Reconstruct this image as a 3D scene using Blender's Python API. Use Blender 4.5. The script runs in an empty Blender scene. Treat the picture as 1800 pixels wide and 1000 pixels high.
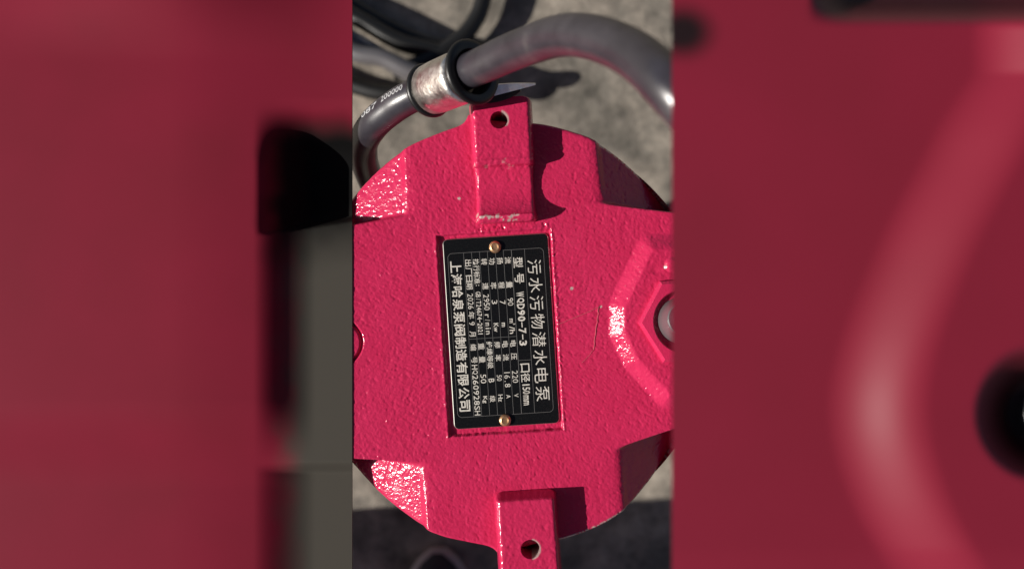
import bpy, bmesh, math
import numpy as np
from mathutils import Vector, Matrix

S = bpy.context.scene
COL = S.collection

# ------------------------------------------------------------------ camera
K = 0.000305            # metres per photo pixel on the plane of the pump's flat top (z = 0)
D = 0.45                # lens height above that plane
GZ = -0.60              # the concrete
cam_d = bpy.data.cameras.new('camera')
cam = bpy.data.objects.new('camera', cam_d)
COL.objects.link(cam)
cam.location = (0, 0, D)
cam.rotation_euler = (0, 0, 0)
cam_d.sensor_width = 36.0
cam_d.lens = 36.0 * D / (1800 * K)
cam_d.clip_start = 0.01
cam_d.clip_end = 200
cam_d.dof.use_dof = True
cam_d.dof.focus_distance = D
cam_d.dof.aperture_fstop = (cam_d.lens / 1000) / 0.0056
S.camera = cam

# ------------------------------------------------------------------ light
SUN_EL, SUN_AZ = math.radians(30), math.atan2(-0.215, -1.0)   # azimuth of the sun, counted from +X
sdir = Vector((math.cos(SUN_EL) * math.cos(SUN_AZ), math.cos(SUN_EL) * math.sin(SUN_AZ), math.sin(SUN_EL)))
sun_d = bpy.data.lights.new('sun', 'SUN')
sun_d.energy = 5.0
sun_d.angle = math.radians(0.53)
sun_d.color = (1.0, 0.95, 0.88)
sun = bpy.data.objects.new('sun', sun_d)
COL.objects.link(sun)
sun.rotation_euler = sdir.to_track_quat('Z', 'Y').to_euler()
W = bpy.data.worlds.new('World')
S.world = W
W.use_nodes = True
nt = W.node_tree
sky = nt.nodes.new('ShaderNodeTexSky')
sky.sky_type = 'NISHITA'
sky.sun_disc = False
sky.air_density = 0.5
sky.dust_density = 1.2
sky.ozone_density = 0.0
sky.sun_elevation = SUN_EL
sky.sun_rotation = math.pi / 2 - SUN_AZ
nt.links.new(sky.outputs[0], nt.nodes['Background'].inputs[0])
nt.nodes['Background'].inputs[1].default_value = 0.05
S.view_settings.view_transform = 'Standard'
S.view_settings.look = 'None'
S.view_settings.exposure = 0.16
S.view_settings.gamma = 1
S.cycles.use_denoising = True


# ------------------------------------------------------------------ helpers
def at(px, py, z=0.0):
    """the point at height z that the photograph shows at px, py"""
    s = K * (D - z) / D
    return Vector(((px - 900) * s, (500 - py) * s, z))


def tag(o, label=None, cat=None, group=None, kind=None):
    for k, v in (('label', label), ('category', cat), ('group', group), ('kind', kind)):
        if v:
            o[k] = v
    return o


def empty(name, loc=(0, 0, 0)):
    o = bpy.data.objects.new(name, None)
    o.location = loc
    o.empty_display_size = 0.02
    COL.objects.link(o)
    return o


def link(name, me, m, parent=None, smooth=True):
    """link a mesh given in world coordinates; a parent is a plain translation, undone here"""
    me.materials.clear()
    me.materials.append(m)
    if smooth:
        me.polygons.foreach_set('use_smooth', [True] * len(me.polygons))
    me.update()
    o = bpy.data.objects.new(name, me)
    COL.objects.link(o)
    if parent:
        off = Vector((0, 0, 0))
        p = parent
        while p:
            off += p.location
            p = p.parent
        o.parent = parent
        o.location = -off
    return o


def mesh(name, v, f):
    me = bpy.data.meshes.new(name)
    me.from_pydata([tuple(map(float, q)) for q in v], [], [tuple(map(int, q)) for q in f])
    me.update()
    return me


def bm_mesh(name, bm):
    bmesh.ops.recalc_face_normals(bm, faces=bm.faces)
    me = bpy.data.meshes.new(name)
    bm.to_mesh(me)
    bm.free()
    return me


def grid_faces(nu, nv, wrap_v=False):
    i, j = np.meshgrid(np.arange(nu - 1), np.arange(nv if wrap_v else nv - 1), indexing='ij')
    j2 = (j + 1) % nv
    return np.stack([i * nv + j, (i + 1) * nv + j, (i + 1) * nv + j2, i * nv + j2], -1).reshape(-1, 4)


def np_mesh(name, V, F):
    me = bpy.data.meshes.new(name)
    me.vertices.add(len(V))
    me.vertices.foreach_set('co', np.asarray(V, np.float32).ravel())
    n = F.shape[1]
    me.loops.add(F.size)
    me.loops.foreach_set('vertex_index', F.ravel().astype(np.int32))
    me.polygons.add(len(F))
    me.polygons.foreach_set('loop_start', np.arange(0, F.size, n, dtype=np.int32))
    me.update(calc_edges=True)
    me.validate()
    return me


def spline(pts, n):
    P = np.array([list(p) for p in pts], float)
    P = np.vstack([2 * P[0] - P[1], P, 2 * P[-1] - P[-2]])
    out = []
    m = len(P) - 3
    for s in range(m):
        p0, p1, p2, p3 = P[s:s + 4]
        for q in range(n):
            t = q / n
            out.append(0.5 * (2 * p1 + (p2 - p0) * t + (2 * p0 - 5 * p1 + 4 * p2 - p3) * t * t + (3 * p1 - p0 - 3 * p2 + p3) * t ** 3))
    out.append(P[-2])
    return np.array(out)


def frames(C):
    T = np.gradient(C, axis=0)
    T /= np.linalg.norm(T, axis=1)[:, None]
    up = np.array([0, 0, 1.0])
    n = up - T[0] * T[0].dot(up)
    if np.linalg.norm(n) < 1e-3:
        n = np.array([1.0, 0, 0]) - T[0] * T[0][0]
    N = []
    for t in T:
        n = n - t * n.dot(t)
        n = n / np.linalg.norm(n)
        N.append(n)
    N = np.array(N)
    return T, N, np.cross(T, N)


def tube(name, C, r, seg=24, caps=True):
    C = np.asarray(C, float)
    T, N, B = frames(C)
    R = np.broadcast_to(np.asarray(r, float), (len(C),))
    a = np.linspace(0, 2 * math.pi, seg, endpoint=False)
    V = C[:, None, :] + R[:, None, None] * (np.cos(a)[None, :, None] * N[:, None, :] + np.sin(a)[None, :, None] * B[:, None, :])
    F = [tuple(q) for q in grid_faces(len(C), seg, True)]
    V = [tuple(v) for v in V.reshape(-1, 3)]
    if caps:
        F.append(tuple(range(seg)))
        F.append(tuple((len(C) - 1) * seg + i for i in range(seg)))
    bm = bmesh.new()
    vs = [bm.verts.new(v) for v in V]
    for f in F:
        bm.faces.new([vs[i] for i in f])
    return bm_mesh(name, bm)


def lathe(name, prof, centre, axis=(0, 0, 1), seg=48):
    """prof: (radius, height) pairs; closed at r = 0 when the profile starts or ends there"""
    ax = Vector(axis).normalized()
    q = Vector((0, 0, 1)).rotation_difference(ax)
    bm = bmesh.new()
    rings = []
    for r, h in prof:
        if r < 1e-9:
            rings.append([bm.verts.new(Vector(centre) + q @ Vector((0, 0, h)))])
        else:
            rings.append([bm.verts.new(Vector(centre) + q @ Vector((r * math.cos(2 * math.pi * i / seg), r * math.sin(2 * math.pi * i / seg), h)))
                          for i in range(seg)])
    for a, b in zip(rings, rings[1:]):
        for i in range(seg):
            j = (i + 1) % seg
            c = []
            for v in (a[i % len(a)], a[j % len(a)], b[j % len(b)], b[i % len(b)]):
                if v not in c:
                    c.append(v)
            if len(c) > 2:
                bm.faces.new(c)
    return bm_mesh(name, bm)


rng = np.random.default_rng(7)
_T = rng.random((256, 256))


def vnoise(x, y):
    """smooth value noise, -1..1, period 256"""
    xi, yi = np.floor(x).astype(int), np.floor(y).astype(int)
    fx, fy = x - xi, y - yi
    fx, fy = fx * fx * fx * (fx * (6 * fx - 15) + 10), fy * fy * fy * (fy * (6 * fy - 15) + 10)
    g = lambda a, b: _T[a & 255, b & 255]
    return 2 * ((g(xi, yi) * (1 - fx) + g(xi + 1, yi) * fx) * (1 - fy) + (g(xi, yi + 1) * (1 - fx) + g(xi + 1, yi + 1) * fx) * fy) - 1


def relief(X, Y):
    """the cast, painted skin, in photo pixels: lumps, grains and pits"""
    c, s = math.cos(0.6), math.sin(0.6)
    U, V = X * c - Y * s, X * s + Y * c
    big = vnoise(X / 23 + 3, Y / 23 + 9)
    n = 0.24 * vnoise(U / 6.2, V / 6.2) + 0.40 * vnoise(X / 3.7 + 31, Y / 3.7 + 7) + 0.16 * vnoise(U / 3.1 + 9, V / 3.1) + 0.16 * big
    pit = np.clip(vnoise(U / 5.2 + 77, V / 5.2 + 13) - 0.50, 0, 1)
    amp = 0.75 + 0.35 * vnoise(X / 90 + 5, Y / 90 + 50)
    return amp * n - 1.8 * pit


def sstep(e0, e1, x):
    t = np.clip((x - e0) / (e1 - e0), 0, 1)
    return t * t * (3 - 2 * t)


def splus(d, w):
    """max(d, 0) with a rounded corner of width w"""
    return 0.5 * (d + np.sqrt(d * d + w * w)) - 0.0


def side(X, Y, p, q):
    """signed distance to line p-q; positive on the left of p->q in the picture (y down)"""
    dx, dy = q[0] - p[0], q[1] - p[1]
    L = math.hypot(dx, dy)
    return ((X - p[0]) * dy - (Y - p[1]) * dx) / L


def poly_dist(X, Y, P):
    """signed distance to a convex polygon listed clockwise in the picture; negative inside"""
    d = np.full(np.shape(X), -1e9)
    for p, q in zip(P, P[1:] + P[:1]):
        d = np.maximum(d, side(X, Y, p, q))
    inside = d
    # true distance outside
    out = np.full(np.shape(X), 1e9)
    for p, q in zip(P, P[1:] + P[:1]):
        vx, vy = q[0] - p[0], q[1] - p[1]
        t = np.clip(((X - p[0]) * vx + (Y - p[1]) * vy) / (vx * vx + vy * vy), 0, 1)
        out = np.minimum(out, np.hypot(X - p[0] - t * vx, Y - p[1] - t * vy))
    return np.where(inside > 0, out, inside)


# ------------------------------------------------------------------ materials
def mat(name, col, rough=0.5, metal=0.0, spec=0.5):
    m = bpy.data.materials.new(name)
    m.use_nodes = True
    b = m.node_tree.nodes['Principled BSDF']
    b.inputs['Base Color'].default_value = (*col, 1)
    b.inputs['Roughness'].default_value = rough
    b.inputs['Metallic'].default_value = metal
    b.inputs['Specular IOR Level'].default_value = spec
    return m


def nodes(m):
    t = m.node_tree
    return t, t.nodes, t.links, t.nodes['Principled BSDF']


def noise(m, scale, detail=3, rough=0.55, coord='Object'):
    t, N, L, b = nodes(m)
    tc = N.new('ShaderNodeTexCoord')
    n = N.new('ShaderNodeTexNoise')
    n.inputs['Scale'].default_value = scale
    n.inputs['Detail'].default_value = detail
    n.inputs['Roughness'].default_value = rough
    L.new(tc.outputs[coord], n.inputs['Vector'])
    return n


def ramp(m, src, stops):
    t, N, L, b = nodes(m)
    r = N.new('ShaderNodeValToRGB')
    e = r.color_ramp.elements
    while len(e) < len(stops):
        e.new(0.5)
    for el, (p, c) in zip(e, stops):
        el.position = p
        el.color = (*c, 1) if len(c) == 3 else c
    L.new(src, r.inputs[0])
    return r


def bump(m, src, dist, strength=1.0, prev=None):
    t, N, L, b = nodes(m)
    n = N.new('ShaderNodeBump')
    n.inputs['Distance'].default_value = dist
    n.inputs['Strength'].default_value = strength
    L.new(src, n.inputs['Height'])
    if prev:
        L.new(prev.outputs[0], n.inputs['Normal'])
    L.new(n.outputs[0], b.inputs['Normal'])
    return n


def v3(x):
    return (x, x, x)


# thick glossy pink-red enamel over rough iron; attribute "wear" bares the metal
RED = mat('red_enamel', (0.60, 0.014, 0.082), 0.30)
t, N, L, b = nodes(RED)
n1 = noise(RED, 34, 5, 0.75)
tint = ramp(RED, n1.outputs[0], [(0.25, (0.51, 0.0185, 0.076)), (0.75, (0.59, 0.027, 0.102))])
at_w = N.new('ShaderNodeAttribute')
at_w.attribute_name = 'wear'
mx = N.new('ShaderNodeMix')
mx.data_type = 'RGBA'
L.new(at_w.outputs['Fac'], mx.inputs['Factor'])
L.new(tint.outputs[0], mx.inputs['A'])
mx.inputs['B'].default_value = (0.62, 0.50, 0.46, 1)
L.new(mx.outputs['Result'], b.inputs['Base Color'])
mm = N.new('ShaderNodeMath')
mm.operation = 'MULTIPLY'
L.new(at_w.outputs['Fac'], mm.inputs[0])
mm.inputs[1].default_value = 0.25
L.new(mm.outputs[0], b.inputs['Metallic'])
rr = ramp(RED, noise(RED, 130, 2).outputs[0], [(0.3, v3(0.10)), (0.7, v3(0.22))])
L.new(rr.outputs[0], b.inputs['Roughness'])
nf = noise(RED, 900, 2)
bump(RED, nf.outputs[0], 0.00035, 0.6)

BLACK_PLATE = mat('black_anodised', (0.006, 0.006, 0.007), 0.22)
n = noise(BLACK_PLATE, 900, 2)
t, N, L, b = nodes(BLACK_PLATE)
L.new(ramp(BLACK_PLATE, n.outputs[0], [(0.3, v3(0.16)), (0.8, v3(0.34))]).outputs[0], b.inputs['Roughness'])
dust = ramp(BLACK_PLATE, noise(BLACK_PLATE, 1500, 3).outputs[0], [(0.70, v3(0.006)), (0.80, (0.05, 0.045, 0.04))])
L.new(dust.outputs[0], b.inputs['Base Color'])

PLATE_EDGE = mat('bare_aluminium_edge', (0.5, 0.48, 0.45), 0.35, 0.9)
LETTER = mat('etched_aluminium', (0.80, 0.76, 0.68), 0.55, 0.1)
t, N, L, b = nodes(LETTER)
L.new(ramp(LETTER, noise(LETTER, 1400, 3).outputs[0], [(0.3, (0.48, 0.45, 0.40)), (0.65, (0.78, 0.74, 0.66))]).outputs[0], b.inputs['Base Color'])
RULE = mat('etched_rule', (0.17, 0.165, 0.16), 0.5)
COPPER = mat('copper_rivet', (0.80, 0.45, 0.22), 0.34, 0.85)
t, N, L, b = nodes(COPPER)
bump(COPPER, noise(COPPER, 1300, 2).outputs[0], 0.0002, 0.5)
L.new(ramp(COPPER, noise(COPPER, 700, 3).outputs[0], [(0.3, (0.62, 0.30, 0.13)), (0.7, (0.88, 0.56, 0.32))]).outputs[0], b.inputs['Base Color'])

RUBBER = mat('cable_rubber', (0.03, 0.03, 0.034), 0.36, 0, 0.9)
t, N, L, b = nodes(RUBBER)
L.new(ramp(RUBBER, noise(RUBBER, 70, 4).outputs[0], [(0.3, (0.020, 0.018, 0.024)), (0.62, (0.042, 0.038, 0.046)), (0.75, (0.075, 0.068, 0.070))]).outputs[0], b.inputs['Base Color'])
L.new(ramp(RUBBER, noise(RUBBER, 45, 4).outputs[0], [(0.3, v3(0.26)), (0.7, v3(0.40))]).outputs[0], b.inputs['Roughness'])
bump(RUBBER, noise(RUBBER, 1300, 3).outputs[0], 0.0001, 0.4)
BLACK_RUBBER = mat('black_moulded_rubber', (0.012, 0.012, 0.012), 0.38)
bump(BLACK_RUBBER, noise(BLACK_RUBBER, 900, 2).outputs[0], 0.0001, 0.4)
MATT_RUBBER = mat('matt_black_rubber', (0.012, 0.011, 0.011), 0.8, 0, 0.2)
STEEL = mat('stainless_band', (0.66, 0.62, 0.55), 0.26, 1.0)
t, N, L, b = nodes(STEEL)
L.new(ramp(STEEL, noise(STEEL, 260, 4).outputs[0], [(0.3, (0.70, 0.66, 0.60)), (0.7, (0.93, 0.90, 0.84))]).outputs[0], b.inputs['Base Color'])
L.new(ramp(STEEL, noise(STEEL, 170, 4).outputs[0], [(0.3, v3(0.26)), (0.75, v3(0.46))]).outputs[0], b.inputs['Roughness'])
bump(STEEL, noise(STEEL, 95, 3).outputs[0], 0.0022, 0.5)
PALE_RUBBER = mat('pale_glossy_rubber', (0.11, 0.105, 0.11), 0.3, 0, 0.9)  # base lightened to put sun glare into some loops; the boot shares it
INK = mat('white_cable_print', (0.45, 0.45, 0.46), 0.6)

CONCRETE = mat('concrete', (0.3, 0.28, 0.25), 0.85)
t, N, L, b = nodes(CONCRETE)
na = noise(CONCRETE, 8, 6, 0.7)
nb = noise(CONCRETE, 30, 6, 0.75)
ra = ramp(CONCRETE, na.outputs[0], [(0.32, (0.085, 0.078, 0.064)), (0.46, (0.20, 0.178, 0.148)), (0.62, (0.37, 0.32, 0.262))])
rb = ramp(CONCRETE, nb.outputs[0], [(0.32, v3(0.5)), (0.50, v3(0.95)), (0.66, v3(1.3))])
mx = N.new('ShaderNodeMix')
mx.data_type = 'RGBA'
mx.blend_type = 'MULTIPLY'
mx.inputs['Factor'].default_value = 1
L.new(ra.outputs[0], mx.inputs['A'])
L.new(rb.outputs[0], mx.inputs['B'])
L.new(mx.outputs['Result'], b.inputs['Base Color'])
bump(CONCRETE, nb.outputs[0], 0.006, 0.6)

CRIMSON = mat('satin_crimson', (0.23, 0.015, 0.034), 0.65, 0, 0.07)
t, N, L, b = nodes(CRIMSON)
L.new(ramp(CRIMSON, noise(CRIMSON, 16, 2).outputs[0], [(0.3, (0.195, 0.0140, 0.030)), (0.7, (0.220, 0.0140, 0.034))]).outputs[0], b.inputs['Base Color'])
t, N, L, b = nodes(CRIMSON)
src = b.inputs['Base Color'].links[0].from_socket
for nm, cc in (('bare', (0.066, 0.060, 0.050)), ('painted_shade', (0.005, 0.005, 0.005))):  # second tint paints the recess shade into the colour
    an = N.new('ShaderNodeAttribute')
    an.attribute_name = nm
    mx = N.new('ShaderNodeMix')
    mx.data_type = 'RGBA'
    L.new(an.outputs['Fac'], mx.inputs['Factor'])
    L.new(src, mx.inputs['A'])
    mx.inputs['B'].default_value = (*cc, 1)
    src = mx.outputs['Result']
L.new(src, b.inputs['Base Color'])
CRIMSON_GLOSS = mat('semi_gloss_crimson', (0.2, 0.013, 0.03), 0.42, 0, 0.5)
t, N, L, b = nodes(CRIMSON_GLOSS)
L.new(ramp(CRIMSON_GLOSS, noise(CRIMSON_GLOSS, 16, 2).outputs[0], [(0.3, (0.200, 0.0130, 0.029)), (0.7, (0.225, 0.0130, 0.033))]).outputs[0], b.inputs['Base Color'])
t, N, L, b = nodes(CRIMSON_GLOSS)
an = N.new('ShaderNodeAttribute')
an.attribute_name = 'painted_shade'  # paints the shade of the hollows into the colour
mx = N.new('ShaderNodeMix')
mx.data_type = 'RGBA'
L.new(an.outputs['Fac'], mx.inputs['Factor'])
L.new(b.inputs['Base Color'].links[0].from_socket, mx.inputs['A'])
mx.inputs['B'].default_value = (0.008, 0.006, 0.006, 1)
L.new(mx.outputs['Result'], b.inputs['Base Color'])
SHOE_BLACK = mat('dark_canvas', (0.020, 0.021, 0.028), 0.8)
SHOE_SOLE = mat('grey_shoe_rubber', (0.40, 0.36, 0.33), 0.6)
TROUSER = mat('dark_trouser_cloth', (0.03, 0.03, 0.035), 0.9)

# ------------------------------------------------------------------ ground
bm = bmesh.new()
bmesh.ops.create_grid(bm, x_segments=2, y_segments=2, size=40)
for v in bm.verts:
    v.co.z = GZ
tag(link('ground', bm_mesh('ground', bm), CONCRETE, None, False), kind='structure')

# ------------------------------------------------------------------ the pump
CX, CY, RD = 893.0, 587.0, 374.0
pump = empty('submersible_pump', at(CX, CY, 0) + Vector((0, 0, GZ)))
tag(pump, 'red painted cast iron pump top with black nameplate, seen from above in the middle', 'pump')

BOSS = [(1144, 438), (1240, 436), (1302, 560), (1245, 690), (1175, 692), (1119, 630), (1096, 582), (1096, 540)]
TH = math.radians(3.6)
UA = (math.sin(TH), math.cos(TH))        # reading direction of the plate, picture axes
UB = (math.cos(TH), -math.sin(TH))
P0 = (777.3, 421.0)


def plate_ab(X, Y):
    return (X - P0[0]) * UA[0] + (Y - P0[1]) * UA[1], (X - P0[0]) * UB[0] + (Y - P0[1]) * UB[1]


def top_height(X, Y):
    """height of the cover over its flat, in photo pixels, without the skin"""
    Z = np.zeros_like(X)
    # four sloping corner pockets
    for (v0, v1, h0, h1, a, bb) in (
            ((718, 375), (711, 250), (718, 378), (618, 394), 0.46, 0.08),
            ((1046, 245), (1058, 357), (1166, 369), (1058, 357), 0.76, 0.10),
            ((752, 930), (745, 815), (620, 808), (745, 814), 0.47, 0.12),
            ((1088, 786), (1096, 900), (1090, 787), (1182, 757), 0.86, 0.05)):
        d1 = side(X, Y, v0, v1)
        d2 = side(X, Y, h0, h1)
        if d1[np.unravel_index(0, d1.shape)] is None:
            pass
        mid = (0.25 * (v0[0] + v1[0] + h0[0] + h1[0]), 0.25 * (v0[1] + v1[1] + h0[1] + h1[1]))
        # outward = away from the hub
        s1 = np.sign(-side(np.array([CX]), np.array([CY]), v0, v1))[0]
        s2 = np.sign(-side(np.array([CX]), np.array([CY]), h0, h1))[0]
        d1, d2 = d1 * s1, d2 * s2
        w = sstep(-2.5, 4.5, d2)
        Z -= w * (a * splus(d1, 9.0) + bb * splus(d2, 4.0) * sstep(0, 12, d1))
    # raised boss round the cable entry
    d = poly_dist(X, Y, BOSS)
    f = np.clip(1 - (d + 2) / 29.0, 0, 1)
    Z += 17.0 * (0.6 * f + 0.4 * f * f * (3 - 2 * f)) * (d < 30)
    # sunk seat of the nameplate
    A, B = plate_ab(X, Y)
    d = np.maximum(np.maximum(-7 - A, A - 346), np.maximum(-9 - B, B - 190.5)) + 0.8 * vnoise(X / 6 + 11, Y / 6)
    Z -= 7.5 * (1 - sstep(-1.6, 1.2, d))
    Z += 0.9 * np.exp(-((d - 3.0) / 2.5) ** 2)
    # plug with a ring groove at the left
    r = np.hypot(X - 596.6, Y - 602)
    Z -= 6.0 * np.exp(-((r - 39.0) / 2.6) ** 4)
    # screw head and a chip beside the cable entry
    r = np.hypot(X - 1178, Y - 466)
    Z += 5.0 * np.clip(1 - (r / 13) ** 4, 0, 1)
    r = np.hypot((X - 1149) / 1.7, Y - 477)
    Z -= 2.2 * np.exp(-(r / 4.0) ** 2)
    return Z


def wear_mask(X, Y):
    w = np.zeros_like(X)
    r_ = np.hypot(X - CX, Y - CY)
    an = np.degrees(np.arctan2(Y - CY, X - CX))
    lip = sstep(RD - 5.5, RD - 2.5, r_) * sstep(-0.5, 0.1, vnoise(an * 2.3, r_ * 0) + 0.6 * vnoise(X / 3, Y / 3))
    w = np.maximum(w, 0.9 * lip * ((an > 32) & (an < 76)))
    w = np.maximum(w, 0.75 * lip * ((an > -66) & (an < -36)))
    for (x, y, r) in ((1005, 507, 3.4), (807, 349, 3.0), (1056, 539, 2.6), (1166, 470, 3.5)):
        w = np.maximum(w, 1 - sstep(r * 0.6, r, np.hypot(X - x, Y - y)))
    return w


NA, NR = 1260, 214
rr_ = np.concatenate([np.linspace(0.4, RD - 6, NR), RD - 6 + 6 * np.sin(np.linspace(0.15, 1, 7) * math.pi / 2)])
drop = np.concatenate([np.zeros(NR), 6 * (1 - np.cos(np.linspace(0.15, 1, 7) * math.pi / 2))])
ang = np.linspace(0, 2 * math.pi, NA, endpoint=False)
RR, AA = np.meshgrid(rr_, ang, indexing='ij')
edge = 1 + 0.0022 * vnoise(AA * 9, AA * 0 + 4) * (RR / RD) ** 6
def fil(c, w, sgn):
    da = (AA - c + math.pi) % (2 * math.pi) - math.pi
    u = np.clip(sgn * da * RD, 0, None)
    return np.exp(-u / w) * np.exp(-(np.clip(-sgn * da * RD, 0, None) / 30) ** 2)


a_t = math.atan2(215 - CY, 825 - CX) % (2 * math.pi)
a_b = math.atan2(960 - CY, 880 - CX) % (2 * math.pi)
edge = edge + (RR / RD) ** 14 * (0.05 * fil(a_t, 9, -1) + 0.055 * fil(a_b, 10, 1))
PX, PY = CX + RR * np.cos(AA) * edge, CY + RR * np.sin(AA) * edge
A_, B_p = plate_ab(PX, PY)
coarse = 1 + 1.6 * np.exp(-((A_ + 14) / 7.0) ** 2) * sstep(40, 70, B_p) * sstep(200, 180, B_p) + 0.8 * np.exp(-((B_p - 196) / 4.0) ** 2) * (A_ > 0) * (A_ < 345)
PZ = top_height(PX, PY) + relief(PX, PY) * coarse - drop[:, None]
# skirt below the rim
sk = []
for dz in (18, 40, 70):
    sk.append(np.stack([PX[-1], PY[-1], PZ[-1] * max(0, 1 - dz / 70) - dz], -1))
G = np.concatenate([np.stack([PX, PY, PZ], -1), np.array(sk)], 0)
n_rows = len(G)
V = np.empty((n_rows * NA, 3))
V[:, 0] = (G[..., 0].ravel() - 900) * K
V[:, 1] = (500 - G[..., 1].ravel()) * K
V[:, 2] = G[..., 2].ravel() * K
F = grid_faces(n_rows, NA, True)[:, ::-1]
me = np_mesh('cover', V, F)
wv = wear_mask(G[..., 0].ravel(), G[..., 1].ravel())
me.attributes.new('wear', 'FLOAT', 'POINT').data.foreach_set('value', wv.astype(np.float32))
cover = link('cover', me, RED, pump)

c0 = at(CX, CY)
link('motor_body', lathe('motor_body', [(0.0, -0.016), (0.085, -0.016), (0.090, -0.024), (0.074, -0.05), (0.074, -0.40), (0.085, -0.415), (0.085, -0.5),
                                        (0.070, -0.52), (0.070, GZ + 0.002), (0.0, GZ + 0.002)], c0), RED, pump)


# lifting lugs
def loft(name, sections):
    n = len(sections[0])
    V = np.array(sections).reshape(-1, 3)
    F = [tuple(q) for q in grid_faces(len(sections), n, True)]
    F.append(tuple(range(n)))
    F.append(tuple((len(sections) - 1) * n + i for i in range(n)))
    bm = bmesh.new()
    vs = [bm.verts.new(v) for v in V]
    for f in F:
        bm.faces.new([vs[i] for i in f])
    return bm_mesh(name, bm)


def make_lug(name, p0, p1, w0, w1, prof, base, hole, hole_r, wear_fn):
    """p0->p1: centre line of the crest in pixels of the flat's plane; prof(s): height in px; base(s): underside in px"""
    p0, p1 = np.array(p0, float), np.array(p1, float)
    Ln = np.linalg.norm(p1 - p0)
    d = (p1 - p0) / Ln
    nrm = np.array([-d[1], d[0]])
    secs = []
    for s in np.arange(0, Ln + 0.1, 1.7):
        h, bz = prof(s), base(s)
        w = (w0 + (w1 - w0) * s / Ln) / 2
        endr = 7.0
        for e in (s, Ln - s):
            if e < endr:
                w -= endr - math.sqrt(max(0, endr ** 2 - (endr - e) ** 2))
        rad = min(6.5, max(1.0, h * 0.45))
        t = [(-w - 0.16 * (h + 4) + 0.02 * (bz + 4), bz), (-w - 0.16 * (h - 0) * 0.9, 0.1 * h)]
        for q in range(1, 6):
            zz = 0.1 * h + (h - rad - 0.1 * h) * q / 5
            t.append((-w - 0.16 * (h - zz), zz))
        for q in range(1, 6):
            an = math.pi / 2 * q / 5
            t.append((-w + rad - rad * math.cos(an), h - rad + rad * math.sin(an)))
        m = 44
        for q in range(1, m):
            t.append((-w + rad + (2 * w - 2 * rad) * q / m, h))
        t += [(-x, z) for x, z in t[11::-1]]
        sec = []
        for x, z in t:
            c = p0 + d * s + nrm * x
            sec.append((c[0], c[1], z))
        secs.append(sec)
    A = np.array(secs)
    rough = np.ones_like(A[..., 1])
    if hole[1] < 500:
        yy = A[..., 1] - (A[..., 0] - 880) * -0.06
        rough += 1.8 * np.exp(-((yy - 292) / 6.0) ** 2) + 1.5 * np.exp(-((yy - 388) / 8.0) ** 2)
    A[..., 2] += relief(A[..., 0], A[..., 1]) * rough * (A[..., 2] > 1)
    sw = relief(A[..., 2] * 1.3 + 400, A[..., 1])
    A[..., 0] += 0.5 * sw
    Wd = np.empty_like(A)
    Wd[..., 0] = (A[..., 0] - 900) * K
    Wd[..., 1] = (500 - A[..., 1]) * K
    Wd[..., 2] = A[..., 2] * K
    me = loft(name, Wd)
    # drill the hole
    tmp = bpy.data.objects.new('tmp', me)
    COL.objects.link(tmp)
    hc = Vector(((hole[0] - 900) * K, (500 - hole[1]) * K, 0))
    cut = bpy.data.objects.new('cut', lathe('cut', [(0, -0.0255), (hole_r * K, -0.0255), (hole_r * K, 0.08), (0, 0.08)], hc, seg=40))
    COL.objects.link(cut)
    md = tmp.modifiers.new('b', 'BOOLEAN')
    md.operation = 'DIFFERENCE'
    md.object = cut
    md.solver = 'EXACT'
    dg = bpy.context.evaluated_depsgraph_get()
    me2 = bpy.data.meshes.new_from_object(tmp.evaluated_get(dg))
    bpy.data.objects.remove(tmp)
    bpy.data.objects.remove(cut)
    co = np.empty(len(me2.vertices) * 3)
    me2.vertices.foreach_get('co', co)
    co = co.reshape(-1, 3)
    x, y, z = co[:, 0] / K + 900, 500 - co[:, 1] / K, co[:, 2] / K
    me2.attributes.new('wear', 'FLOAT', 'POINT').data.foreach_set('value', wear_fn(x, y, z).astype(np.float32))
    me2.name = name
    o = link(name, me2, RED, pump)
    me2.polygons.foreach_set('use_smooth', [True] * len(me2.polygons))
    me2.set_sharp_from_angle(angle=math.radians(50))
    return o


HL = 35.0      # lug height in px: 10.7 mm


def prof_top(s):
    y = 176 + s
    if y < 280:
        return HL
    if y < 292:
        return HL + 2.2 * math.sin((y - 280) / 12 * math.pi) - 2.5 * sstep(280, 292, np.array(y)).item()
    if y < 377:
        u = (y - 331) / 46.0
        f = max(0.0, 1 - u * u)
        return HL - 2.0 - 22.0 * (f ** 0.5 if u < 0 else f ** 0.85)
    return HL * math.sqrt(max(0.02, 1 - ((y - 377) / 20) ** 2))


def wear_glint_top(x, y, z):
    r = np.hypot(x - 877.5, y - 217.9)
    w = (1 - sstep(15.5, 18.5, r)) * (x > 882) * (y < 228) * 0.9
    n = vnoise(x / 5 + 3, y / 5 + 40) + 0.5 * vnoise(x / 2.3, y / 2.3)
    chip = sstep(0.05, 0.4, n + 0.35 - np.abs(y - 384) / 7 - np.maximum(0, x - 905) / 30)
    chip *= (x < 912) & (y > 372) & (y < 396) & (x > 834)
    # pale flecks painted as sparkle across the crest, then its worn right corner
    e = sstep(0.7, 1.0, n) * (np.abs(y - 290) < 9) * 0.3
    e = np.maximum(e, sstep(0.2, 0.7, n) * (np.abs(x - (931 + (y - 176) * 0.07)) < 3.0) * (z > 26) * 0.55)
    return np.clip(np.maximum(np.maximum(w, chip), e), 0, 1)


def wear_bot(x, y, z):
    r = np.hypot(x - 927, y - 929)
    return np.clip((1 - sstep(16.5, 19.5, r)) * (x > 930) * 0.9, 0, 1)


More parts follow.
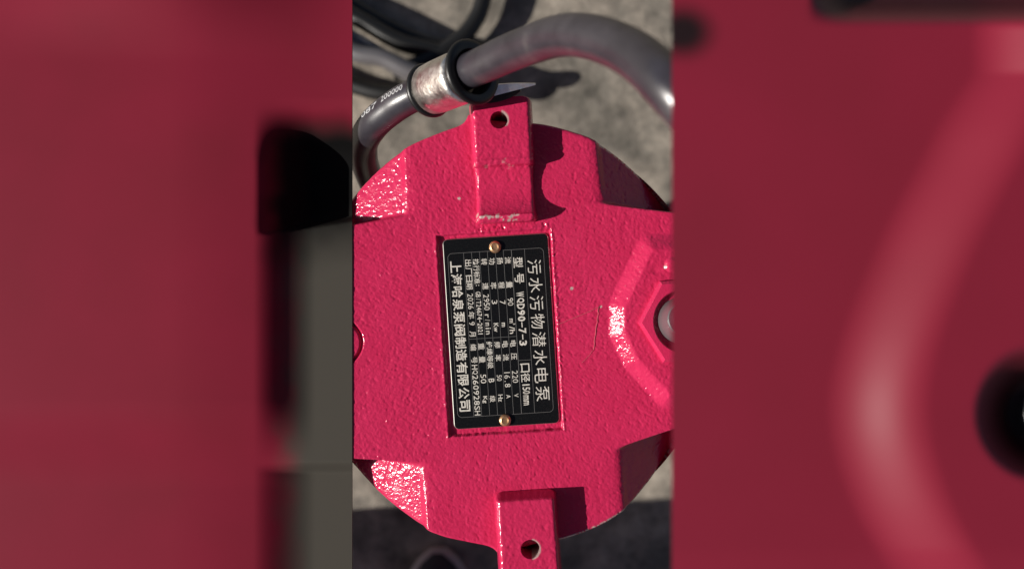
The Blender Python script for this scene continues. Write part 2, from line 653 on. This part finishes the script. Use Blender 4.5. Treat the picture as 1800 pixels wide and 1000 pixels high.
def flat(px, py, zpx):
    """pixel position on the flat's plane of a point seen at px, py and lying zpx above the flat"""
    f = (D - zpx * K) / D
    return (900 + (px - 900) * f, 500 + (py - 500) * f)


lt = make_lug('lifting_lug', flat(879, 171, HL), flat(891, 392, HL * 0.5), 100, 98, prof_top,
              lambda s: -90.0 if s < 60 else -6.0, flat(877, 211, HL), 15.0, wear_glint_top)
h0 = flat(932, 965, HL)


def wear_bot(x, y, z):
    r = np.hypot(x - h0[0], y - h0[1])
    return np.clip((1 - sstep(16.5, 19.5, r)) * (x > h0[0] + 3) * 0.9, 0, 1)


lb = make_lug('lifting_lug', flat(923, 870, HL), flat(933, 1022, HL), 99, 101,
              lambda s: min(HL, 3 + 32 * s / 9.0),
              lambda s: -6.0 if s < 70 else -90.0, h0, 16.5, wear_bot)
h1 = flat(877, 211, HL)


def fillet(name, pts, r):
    return link(name, tube(name, spline([((x - 900) * K, (500 - y) * K, z * K) for x, y, z in pts], 8), r * K, 12), RED, pump)


# hexagonal gland nut, painted over
gc = (1199.0, 563.0)
bm = bmesh.new()
ZB, ZT = 14.0 * K, 29.0 * K


def hexring(R, z, n=6):
    return [bm.verts.new(((gc[0] + R * math.cos(math.pi * 2 * i / n + math.pi + 0.04) - 900) * K, (500 - gc[1] + R * math.sin(math.pi * 2 * i / n + math.pi + 0.04)) * K, z))
            for i in range(n)]


rings = [hexring(82, ZB), hexring(81, ZT - 5 * K), hexring(75, ZT)]
for a, b_ in zip(rings, rings[1:]):
    for i in range(6):
        bm.faces.new([a[i], a[(i + 1) % 6], b_[(i + 1) % 6], b_[i]])
circ = hexring(56, ZT, 48)
circ2 = hexring(54, ZT - 2 * K, 48)
circ3 = hexring(51, ZB - 8 * K, 48)
for i in range(48):
    j = (i + 1) % 48
    bm.faces.new([circ[i], circ[j], circ2[j], circ2[i]])
    bm.faces.new([circ2[i], circ2[j], circ3[j], circ3[i]])
for i in range(6):
    c = [circ[(i * 8 + q) % 48] for q in range(9)]
    bm.faces.new([rings[2][i]] + c + [rings[2][(i + 1) % 6]])
me = bm_mesh('gland_nut', bm)
me.attributes.new('wear', 'FLOAT', 'POINT')
link('gland_nut', me, RED, pump, False)

# scratches through the paint
SCR = mat('scratched_paint', (0.60, 0.12, 0.16), 0.5)
bmj = bmesh.new()
for pts, wd in (([(980, 571), (1000, 562), (1030, 550), (1055, 538)], 0.38),
                ([(1052, 540), (1050, 560), (1047, 580), (1045, 600), (1043, 615)], 0.5),
                ([(1043, 615), (1032, 628), (1023, 637)], 0.3)):
    C = spline([((x - 900) * K, (500 - y) * K, 0.9 * K) for x, y in pts], 8)
    C[:, 0] += 0.6 * K * vnoise(np.arange(len(C)) * 0.7, np.arange(len(C)) * 0.0)
    C[:, 2] += 0.35 * K * vnoise(np.arange(len(C)) * 0.9 + 9, np.arange(len(C)) * 0.0)
    m_ = tube('s', C, wd * K, 5)
    bmj.from_mesh(m_)
me = bpy.data.meshes.new('scratch')
bmj.to_mesh(me)
bmj.free()
link('scratch', me, SCR, pump)

# ------------------------------------------------------------------ nameplate
PW, PH = 186.5, 335.0
ZP0, ZP = -7.8, -3.6       # seat and face of the plate, px


def ab(a, b, z):
    x = P0[0] + a * UA[0] + b * UB[0]
    y = P0[1] + a * UA[1] + b * UB[1]
    return ((x - 900) * K, (500 - y) * K, z * K)


def rrect(a0, a1, b0, b1, r, n=7):
    out = []
    for (ca, cb, st) in ((a0 + r, b0 + r, 180), (a1 - r, b0 + r, 270), (a1 - r, b1 - r, 0), (a0 + r, b1 - r, 90)):
        for i in range(n):
            an = math.radians(st + 90 * i / (n - 1))
            out.append((ca + r * math.cos(an), cb + r * math.sin(an)))
    return out


bm = bmesh.new()
lo = [bm.verts.new(ab(a, b, ZP0)) for a, b in rrect(0, PH, 0, PW, 9)]
hi = [bm.verts.new(ab(a, b, ZP - 0.8)) for a, b in rrect(0, PH, 0, PW, 9)]
tp = [bm.verts.new(ab(a, b, ZP)) for a, b in rrect(1.0, PH - 1.0, 1.0, PW - 1.0, 8)]
for a, b_ in ((lo, hi), (hi, tp)):
    for i in range(len(a)):
        j = (i + 1) % len(a)
        bm.faces.new([a[i], a[j], b_[j], b_[i]])
bm.faces.new(tp)
bm.faces.new(lo)
me = bm_mesh('nameplate', bm)
plate = link('nameplate', me, BLACK_PLATE, pump, False)
me.materials.append(PLATE_EDGE)
for p in me.polygons:
    if len(p.vertices) == 4:
        p.material_index = 1
plate['label'] = 'black metal nameplate with silver Chinese lettering'

# rivets
for a, b_ in ((19.0, 92.0), (324.0, 90.5)):
    c = Vector(ab(a, b_, ZP))
    R = 10.8 * K
    me = lathe('rivet', [(R * 0.98, -0.0002), (R, 0.0006), (R * 0.97, 0.0011), (R * 0.86, 0.0016), (R * 0.66, 0.00195), (R * 0.58, 0.002),
                         (R * 0.50, 0.00182), (R * 0.2, 0.0018), (0, 0.0018)], c, seg=24)
    o = link('rivet', me, COPPER, plate)

# ruled lines
bm = bmesh.new()
ZL = ZP + 0.12


def strip(a0, b0, a1, b1, w=0.55):
    L_ = math.hypot(a1 - a0, b1 - b0)
    na_, nb_ = -(b1 - b0) / L_ * w / 2, (a1 - a0) / L_ * w / 2
    bm.faces.new([bm.verts.new(ab(*q, ZL)) for q in ((a0 + na_, b0 + nb_), (a1 + na_, b1 + nb_), (a1 - na_, b1 - nb_), (a0 - na_, b0 - nb_))])


o_, i_ = rrect(25.3, 314.7, 7.3, 176.7, 8), rrect(25.8, 314.2, 7.8, 176.2, 7.5)
vo, vi = [bm.verts.new(ab(*q, ZL)) for q in o_], [bm.verts.new(ab(*q, ZL)) for q in i_]
for i in range(len(vo)):
    j = (i + 1) % len(vo)
    bm.faces.new([vo[i], vo[j], vi[j], vi[i]])
ROWB = [35.6, 49.8, 63.8, 77.8, 91.8, 105.8, 120.0, 143.2]
for q in ROWB:
    strip(26, q, 314, q, 0.75 if q == 120.0 else 0.5)
for q0, q1 in zip(ROWB[:-2], ROWB[1:-1]):
    strip(178, q0 + 0.4, 178, q1 - 0.5, 0.5)
strip(220.8, 120.5, 220.8, 142.9, 0.5)
me = bpy.data.meshes.new('ruled_lines')
bm.to_mesh(me)
bm.free()
link('ruled_lines', me, RULE, plate, False)

# lettering: Blender's own font
bpy.ops.object.text_add()
txt = bpy.context.object
tc = txt.data
tc.resolution_u = 2
LET_V, LET_F = [], []


def glyph_mesh(s, bold=0.0):
    tc.body = s
    tc.offset = bold
    dg = bpy.context.evaluated_depsgraph_get()
    dg.update()
    m_ = bpy.data.meshes.new_from_object(txt.evaluated_get(dg))
    v = np.array([tuple(q.co) for q in m_.vertices]) if len(m_.vertices) else np.zeros((0, 3))
    f = [tuple(p.vertices) for p in m_.polygons]
    bpy.data.meshes.remove(m_)
    return v, f


def put(s, a0, a1, bc, h, bold=0.0, cjk=None, z=ZP + 0.25, fit=True):
    """write s between a0 and a1 along the plate, glyph height h centred on bc"""
    v, f = glyph_mesh(s, bold)
    if not len(v):
        return
    x0, x1 = v[:, 0].min(), v[:, 0].max()
    y0, y1 = v[:, 1].min(), v[:, 1].max()
    sx = (a1 - a0) / (x1 - x0)
    sy = h / (y1 - y0)
    n0 = len(LET_V)
    for q in v:
        LET_V.append(ab(a0 + (q[0] - x0) * sx, bc + (q[1] - (y0 + y1) / 2) * sy, z))
    for p in f:
        LET_F.append(tuple(n0 + i for i in p))


def each(s, centres, w, bc, h, bold=0.0):
    for ch, c in zip(s, centres):
        put(ch, c - w / 2, c + w / 2, bc, h, bold)


def mono(st, a0, a1, bc, h, bold=0.0, fill=0.86):
    adv = (a1 - a0) / len(st)
    for i_, ch in enumerate(st):
        if ch == ' ':
            continue
        wd = adv * fill
        hh, bb = h, bc
        if ch in '1il/':
            wd *= 0.38
        if ch == '1':
            v_, f_ = glyph_mesh('1', bold)
            wd = h * np.ptp(v_[:, 0]) / np.ptp(v_[:, 1])
        if ch == '-':
            hh = h * 0.13
        if ch == '.':
            hh, wd, bb = h * 0.17, adv * 0.25, bc - h * 0.42
        if ch in 'rmn':
            hh, bb = h * 0.72, bc - h * 0.14
        put(ch, a0 + adv * (i_ + 0.5) - wd / 2, a0 + adv * (i_ + 0.5) + wd / 2, bb, hh, bold)


ttl = '污水污物潜水电泵'
each(ttl, [45 + 13.3 + i * 31.9 for i in range(8)], 26, 159, 24, -0.002)
each('型号', [48.5, 76.5], 18.5, 130.8, 16.5, 0.012)
mono('WQD90-7-3', 99.4, 196, 130.6, 13.5, 0.03)
each('口径', [234.3, 251.5], 15.5, 131, 16, 0.012)
mono('150', 261, 281, 131, 13, 0.012)
put('mm', 282.5, 300, 129.6, 9.5, 0.02)
R3, R4, R5, R6, R7, R8 = 112.9, 98.8, 84.8, 70.8, 56.8, 42.7
for (c2, bc) in (('流量', R3), ('扬程', R4), ('功率', R5), ('转速', R6)):
    each(c2, [43.6, 86.6], 11.6, bc, 10.8, 0.012)
mono('90', 109.5, 124, R3, 10)
put('m', 146.5, 154, R3 - 1, 6, 0.015)
put('3', 154.8, 157.3, R3 + 4, 4, 0.015)
put('/h', 160, 173, R3, 9.5, 0.01)
put('7', 113.5, 120.5, R4, 10)
put('m', 152.5, 160, R4 - 1, 6, 0.02)
put('3', 112, 119, R5, 10)
put('Kw', 152.5, 168, R5, 8.6, 0.012)
mono('2950', 100.5, 129.5, R6, 10)
mono('r/min', 135.5, 172, R6, 9, 0.01)
each('执行标准', [43, 54, 65, 76.2], 10.6, R7, 10.8, 0.01)
put(':', 83.5, 85.2, R7, 6, 0.015)
mono('GB/T24674-2021', 95, 172.5, R7, 8.6, 0.012)
each('出厂日期', [44, 58, 71.5, 84.5], 12, R8, 11.4, 0.01)
mono('2026', 97.5, 126, R8, 10)
put('年', 129.5, 142.5, R8, 11, 0.008)
put('9', 147.5, 154, R8, 10)
put('月', 164, 173.5, R8, 11, 0.008)
each('上海哈泉泵阀制造有限公司', [49.5 + i * 22.25 for i in range(12)], 20.2, 20.8, 19.5, 0.018)
each('电压', [190.5, 212.8], 11.4, R3, 10.6, 0.01)
mono('220', 237.5, 260, R3, 10)
put('V', 278.5, 285, R3, 7.5, 0.01)
each('电流', [191, 213.8], 11.4, R4, 10.6, 0.01)
mono('16.8', 237, 267, R4, 10)
put('A', 279.5, 286, R4, 7.5, 0.01)
each('频率', [191, 214], 11.4, R5, 10.6, 0.01)
put('50', 244, 254.5, R5, 8.6)
put('Hz', 278.5, 291, R5, 8, 0.012)
each('绝缘等级', [190, 202, 214, 226], 11.6, R6, 10.6, 0.01)
put('B', 249.5, 256.5, R6, 10, 0.01)
put('级', 279.5, 291, R6, 10, 0.01)
each('重量', [192, 215], 11.4, R7, 10.6, 0.01)
put('50', 241, 257, R7, 10)
put('Kg', 279.5, 292, R7, 9, 0.012)
each('编号', [192.5, 215], 11.4, R8, 10.6, 0.01)
mono('HQ260928SH', 223, 313, R8, 10, 0.008)
LETTERS = mesh('lettering', LET_V, LET_F)
lo_ = link('lettering', LETTERS, LETTER, plate, False)

# ------------------------------------------------------------------ power cable
RC = 0.0084
pts = [(1199, 563, -0.004), (1201, 562, 0.02), (1222, 552, 0.06), (1268, 500, 0.115), (1292, 400, 0.155), (1262, 270, 0.176), (1182, 158, 0.178), (1096, 86, 0.152), (1000, 62, 0.120),
       (912, 87, 0.082), (846, 116, 0.058), (790, 140, 0.036), (742, 161, 0.021), (696, 186, 0.010), (655, 222, -0.006), (638, 262, -0.040), (652, 318, -0.10), (690, 400, -0.22)]
CC = spline([at(*p) for p in pts], 22)
cable = link('power_cable', tube('power_cable', CC, RC, 40), RUBBER)
tag(cable, 'thick dark grey rubber cable arching through the steel clamp above the pump', 'cable')
boot = link('cable_boot', tube('cable_boot', CC[:30], np.interp(np.arange(30), [0, 16, 29], [0.0128, 0.0124, 0.0088]), 36), PALE_RUBBER, cable)

# printed marking wrapped along the cable
T_, N_, B_ = frames(CC)
seglen = np.concatenate([[0], np.cumsum(np.linalg.norm(np.diff(CC, axis=0), axis=1))])


def wrap_text(s, c_from, c_to, ang0, h, name):
    """text from arc length c_from to c_to (running backwards along the cable), centred on direction ang0"""
    v, f = glyph_mesh(s, 0.01)
    x0, x1, y0, y1 = v[:, 0].min(), v[:, 0].max(), v[:, 1].min(), v[:, 1].max()
    out = []
    for q in v:
        arc = c_from + (q[0] - x0) / (x1 - x0) * (c_to - c_from)
        yy = (q[1] - (y0 + y1) / 2) / (y1 - y0) * h
        ctr = np.array([np.interp(arc, seglen, CC[:, i]) for i in range(3)])
        n_ = np.array([np.interp(arc, seglen, N_[:, i]) for i in range(3)])
        b_ = np.array([np.interp(arc, seglen, B_[:, i]) for i in range(3)])
        tt = np.cross(n_, b_)
        # reference direction in the cable's cross-section: towards the upper left of the view
        ref = np.array(ang0, float)
        ref = ref - tt * ref.dot(tt) / tt.dot(tt)
        ref /= np.linalg.norm(ref)
        sd = -np.cross(ref, tt / np.linalg.norm(tt))
        th = yy / RC
        out.append(ctr + (RC + 0.00012) * (math.cos(th) * ref + math.sin(th) * sd))
    return mesh(name, out, f)


def arc_at(px, py):
    best = min(range(200, len(CC)), key=lambda i: (CC[i][0] / (K * (D - CC[i][2]) / D) + 900 - px) ** 2 + (500 - CC[i][1] / (K * (D - CC[i][2]) / D) - py) ** 2)
    return seglen[best]


for s, p, q in (('880087', (648, 232), (684, 195)), ('200000', (692, 189), (728, 168))):
    m_ = wrap_text(s, arc_at(*p), arc_at(*q), (-0.30, 0.42, 0.80), 0.0036, 'printed_marking')
    link('printed_marking', m_, INK, cable, False)
bpy.data.objects.remove(txt)

# ------------------------------------------------------------------ clamp
i0, i1 = [min(range(150, 330), key=lambda i, p=p: (CC[i][0] / (K * (D - CC[i][2]) / D) + 900 - p[0]) ** 2) for p in ((826, 124), (750, 158))]
clamp = empty('cable_clamp', CC[(i0 + i1) // 2])
tag(clamp, 'shiny steel band clamp with two black rubber collars round the cable', 'clamp')
seg_i = list(range(i0, i1 + 1))
axis = Vector(CC[i1] - CC[i0]).normalized()
cen = Vector(CC[(i0 + i1) // 2]) + Vector((0.0006, -0.0006, -0.0015))
half = (Vector(CC[i1]) - Vector(CC[i0])).length / 2
RB_ = 0.0116
wall = 0.0011
link('rubber_collar', lathe('rubber_collar', [(0.0112, -0.0012), (0.0135, -0.0016), (0.0153, -0.0012), (0.0160, 0.0), (0.0154, 0.0014), (0.0136, 0.0018), (0.0118, 0.0014),
                                              (0.0104, 0.0034), (0.0102, 0.010), (0.0094, 0.010), (0.0096, 0.001), (0.0112, -0.0012)], cen - axis * (half + 0.0005), axis), BLACK_RUBBER, clamp)
link('rubber_collar', lathe('rubber_collar', [(RC * 1.12, -0.010), (0.0102, -0.010), (0.0104, -0.0024), (0.0118, -0.0014), (0.0132, -0.0012), (0.0140, 0.0), (0.0137, 0.0012), (0.0122, 0.0016),
                                              (0.0106, 0.001), (RC * 1.12, -0.001), (RC * 1.12, -0.010)], cen + axis * (half - 0.001), axis), BLACK_RUBBER, clamp)
link('steel_band', lathe('steel_band', [(RB_, -half * 0.72), (RB_ + wall, -half * 0.72), (RB_ + wall + 0.0003, -half * 0.5), (RB_ + wall + 0.0003, half * 0.5), (RB_ + wall, half * 0.82),
                                        (RB_, half * 0.82), (RB_, -half * 0.72)], cen, axis, 64), STEEL, clamp)


def ribbon(name, pts, wvec, width, thick, m, parent):
    """flat strap through pts, width along wvec"""
    C = spline(pts, 8)
    T = np.gradient(C, axis=0)
    T /= np.linalg.norm(T, axis=1)[:, None]
    secs = []
    for i, (c, t_) in enumerate(zip(C, T)):
        w_ = np.array(wvec, float)
        w_ = w_ - t_ * w_.dot(t_)
        w_ /= np.linalg.norm(w_)
        n_ = np.cross(t_, w_)
        wd = width(i / (len(C) - 1)) if callable(width) else width
        secs.append([c + w_ * wd / 2 + n_ * thick / 2, c + w_ * wd / 2 - n_ * thick / 2, c - w_ * wd / 2 - n_ * thick / 2, c - w_ * wd / 2 + n_ * thick / 2])
    return link(name, loft(name, secs), m, parent, False)


zt = 0.0128
ribbon('strap_tail', [at(812, 168, 0.019), at(850, 162, 0.0165), at(895, 154, 0.0180), at(941, 148, 0.024)], (0.05, 0.75, 0.66), lambda u: 0.0085 * (1 - 0.9 * u ** 1.6), 0.0008, STEEL, clamp)
ribbon('rubber_liner', [at(825, 158, 0.022), at(858, 163, 0.0150), at(888, 162, 0.0142), at(915, 157, 0.0160)], (0, 1, 0.2), lambda u: 0.012 * (1 - 0.8 * u ** 2), 0.0022, BLACK_RUBBER, clamp)

# ------------------------------------------------------------------ coil of cable on the concrete
coil = empty('cable_coil', at(720, 90, GZ))
tag(coil, 'loops of glossy black cable lying blurred on the concrete at upper left', 'cable')
RG = 0.0105
for pts in ([(560, -30), (625, 15), (690, 52), (750, 78), (820, 92), (880, 84)],
            [(870, -60), (852, -10), (838, 32), (806, 72), (750, 108), (690, 128)],
            [(560, 40), (630, 75), (690, 112), (740, 140), (800, 165), (850, 170)],
            [(540, 110), (620, 150), (690, 165), (760, 150), (830, 118)],
            [(560, 52), (622, 92), (676, 104), (728, 128), (800, 150), (860, 150)],
            [(560, -4), (640, 40), (700, 74), (760, 90), (830, 104)]):
    idx = len([c for c in coil.children])
    zz = GZ + RG + (0.0, 0.021, 0.036, 0.0, 0.05, 0.02)[idx]
    link('cable_loop', tube('cable_loop', spline([at(x, y, zz + 0.004 * math.sin(x * 0.02)) for x, y in pts], 14), RG, 20), PALE_RUBBER if idx in (2, 4) else BLACK_RUBBER, coil)

# ------------------------------------------------------------------ shoes
def shoe(ox, oy, label, lean, sx=1.0):
    """toe cap tip at world ox, oy, pointing +Y"""
    root = empty('shoe', (ox, oy - 0.14, GZ))
    up, so = [], []
    for u in np.linspace(0, 1, 22):
        y = oy - 0.275 * u
        w = 0.050 * (math.sin(min(1, u * 3.2 + 0.03) * math.pi / 2)) ** 0.62 * (1 - 0.16 * math.sin(min(1, u * 1.1) * math.pi))
        if u > 0.93:
            w *= math.sqrt(max(0.15, 1 - ((u - 0.93) / 0.07) ** 2))
        h = 0.030 + 0.052 * (3 * u * u - 2 * u ** 3) if u < 0.75 else 0.074
        h *= (math.sin(min(1, u * 5 + 0.04) * math.pi / 2)) ** 0.5
        sec, ss = [], []
        for i in range(20):
            a = 2 * math.pi * i / 20
            cx, cz = math.cos(a), math.sin(a)
            sec.append((ox + sx * w * 0.93 * cx, y - 0.004, GZ + 0.016 + max(-0.006, h * (abs(cz) ** 0.8) * (1 if cz > 0 else -0.2))))
            ss.append((ox + sx * (w + 0.003) * math.copysign(abs(cx) ** 0.5, cx), y, GZ + 0.011 + 0.010 * math.copysign(abs(cz) ** 0.5, cz)))
        up.append(sec)
        so.append(ss)
    link('upper', loft('upper', up), SHOE_BLACK, root)
    link('sole', loft('sole', so), SHOE_SOLE, root)
    C = spline([(ox, oy - 0.20, GZ + 0.07), (ox, oy - 0.205, GZ + 0.20), (ox, oy - 0.21 - lean * 0.5, GZ + 0.45), (ox, oy - 0.20 - lean, GZ + 0.75)], 8)
    link('trouser_leg', tube('trouser_leg', C, np.linspace(0.085, 0.115, len(C)), 24), TROUSER, root)
    return tag(root, label, 'shoe')


p = at(772, 957, GZ)
shoe(p.x, p.y, 'dark shoe with a pale rubber edge, its toe just below the pump', 0.10)
shoe(p.x - 0.50, p.y + 0.075, 'other dark shoe of the pair, unseen further left, its leg added to shade the ground', 0.16)  # out of view; the leg is placed to throw shade on the concrete

# ------------------------------------------------------------------ made-up crimson castings that fill both sides of the frame
def field(name, x0, x1, y0, y1, nx, ny, fn, m, parent, thick, undercut=0.0):
    """a smooth casting: top surface fn(px, py) -> height in metres, real sides and underside"""
    X, Y = np.meshgrid(np.linspace(x0, x1, nx), np.linspace(y0, y1, ny), indexing='ij')
    Z = fn(X, Y)
    Sx = K * (D - Z) / D
    top = np.stack([(X - 900) * Sx, (500 - Y) * Sx, Z], -1)
    bot = top.copy()
    bot[..., 2] -= thick(X, Y)
    bot[..., 0] = bot[..., 0].mean() + (bot[..., 0] - bot[..., 0].mean()) * (1 - undercut)
    V = np.concatenate([top.reshape(-1, 3), bot.reshape(-1, 3)])
    Ft = grid_faces(nx, ny)
    n0 = nx * ny
    Fb = Ft[:, ::-1] + n0
    ring = [i * ny for i in range(nx)] + [(nx - 1) * ny + j for j in range(1, ny)] + [i * ny + ny - 1 for i in range(nx - 2, -1, -1)] + [j for j in range(ny - 2, 0, -1)]
    Fs = np.array([(a, b_, b_ + n0, a + n0) for a, b_ in zip(ring, ring[1:] + ring[:1])])
    me = np_mesh(name, V, np.concatenate([Ft, Fb, Fs]))
    bm = bmesh.new()
    bm.from_mesh(me)
    bmesh.ops.recalc_face_normals(bm, faces=bm.faces)
    bm.to_mesh(me)
    bm.free()
    o = link(name, me, m, parent)
    me.set_sharp_from_angle(angle=math.radians(60))
    return o


left = empty('added_casting', at(300, 560, 0) + Vector((0, 0, GZ)))
tag(left, 'made-up smooth dark crimson casting left of the pump, a sunken dark grey strip along its edge', 'pump housing')


def left_top(X, Y):
    q = sstep(446, 554, X) * sstep(170, 300, Y)
    h = 0.0145 - 0.0060 * sstep(300, 640, X) - 0.0125 * sstep(700, 862, Y)
    # low swelling at the upper left corner
    h = h + 0.0085 * sstep(110, -30, Y) * sstep(-90, 290, X) * sstep(640, 285, X)
    ye = 388 + (619 - X) * 0.16
    fl = 0.0006 - 0.0103 * sstep(810, 832, Y) - 0.0142 * sstep(3, -9, Y - ye)
    return h * (1 - q) + fl * q


def left_thick(X, Y):
    return np.where(X < 400, 0.012, np.where(X < 500, 0.006, 0.0012)) * 1.0


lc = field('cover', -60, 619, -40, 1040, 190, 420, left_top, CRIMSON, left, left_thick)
n_ = len(lc.data.vertices) // 2
Xg, Yg = np.meshgrid(np.linspace(-60, 619, 190), np.linspace(-40, 1040, 420), indexing='ij')
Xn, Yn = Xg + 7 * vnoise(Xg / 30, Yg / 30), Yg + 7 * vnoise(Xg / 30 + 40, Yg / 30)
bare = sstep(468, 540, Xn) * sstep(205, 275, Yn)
painted_shade = sstep(440, 505, Xn) * sstep(185, 255, Yn) * (1 - sstep(365, 505, Yn + 0.25 * (Xn - 540)))  # shade of the sunken corner painted in, hiding its cast shadow's edge
for nm, ar in (('bare', bare), ('painted_shade', painted_shade)):
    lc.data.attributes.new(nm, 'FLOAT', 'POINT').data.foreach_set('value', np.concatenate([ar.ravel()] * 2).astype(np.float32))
cL = at(220, 700, 0)
link('motor_body', lathe('motor_body', [(0, -0.03), (0.055, -0.03), (0.062, -0.04), (0.062, -0.45), (0.07, -0.46), (0.07, GZ + 0.002), (0, GZ + 0.002)], cL), CRIMSON, left)

RZ = 0.197
right = empty('added_casting', at(1500, 600, 0) + Vector((0, 0, GZ)))  # made up, like the casting on the left
tag(right, 'made-up smooth dark crimson casting right of the pump, with a raised curved ridge and cable entry', 'pump housing')
RIDGE = spline([(1800, 130), (1742, 215), (1703, 290), (1632, 430), (1562, 610), (1546, 740), (1580, 870), (1640, 985), (1720, 1100)], 12)


def right_top(X, Y):
    d = (np.interp(Y, RIDGE[:, 1], RIDGE[:, 0]) - X) * 0.88
    h = RZ + 0.0098 * sstep(84, -84, d)
    h = h - 0.016 * sstep(46, -8, Y) * sstep(1420, 1500, X)
    h = h - 0.016 * sstep(125, 60, np.hypot(X - 1835, Y - 725))
    h = h - 0.003 * sstep(960, 1050, Y)
    return h


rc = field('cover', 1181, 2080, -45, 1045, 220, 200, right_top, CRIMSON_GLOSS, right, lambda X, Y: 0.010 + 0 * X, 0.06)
Xg, Yg = np.meshgrid(np.linspace(1181, 2080, 220), np.linspace(-45, 1045, 200), indexing='ij')
right_shade = 0.97 * sstep(78, 18, np.hypot(Xg - 1200, (Yg - 57) * 1.2)) + 0.95 * sstep(135, 62, np.hypot(Xg - 1836, Yg - 727))  # darkness of the corner spot and cable hole painted into the colour
right_shade = np.maximum(right_shade, 0.8 * sstep(48, 5, Yg) * sstep(1405, 1500, Xg))  # painted shade along the falling back edge
rc.data.attributes.new('painted_shade', 'FLOAT', 'POINT').data.foreach_set('value', np.concatenate([right_shade.ravel()] * 2).astype(np.float32))
cR = at(1905, 600, RZ)
link('motor_body', lathe('motor_body', [(0, -0.02), (0.04, -0.02), (0.046, -0.03), (0.05, -0.5), (0.06, -0.52), (0.06, GZ - RZ + 0.002), (0, GZ - RZ + 0.002)], cR), CRIMSON, right)
g = at(1832, 728, RZ - 0.008)
link('cable_gland', lathe('cable_gland', [(0.0185, -0.006), (0.0180, -0.001), (0.0165, 0.001), (0.0125, 0.002), (0.0105, -0.001), (0.0105, -0.006)], g), MATT_RUBBER, right)
link('cable_stub', lathe('cable_stub', [(0.0095, -0.006), (0.0095, 0.003), (0.008, 0.0055), (0.0045, 0.007), (0, 0.0074)], g), RUBBER, right)
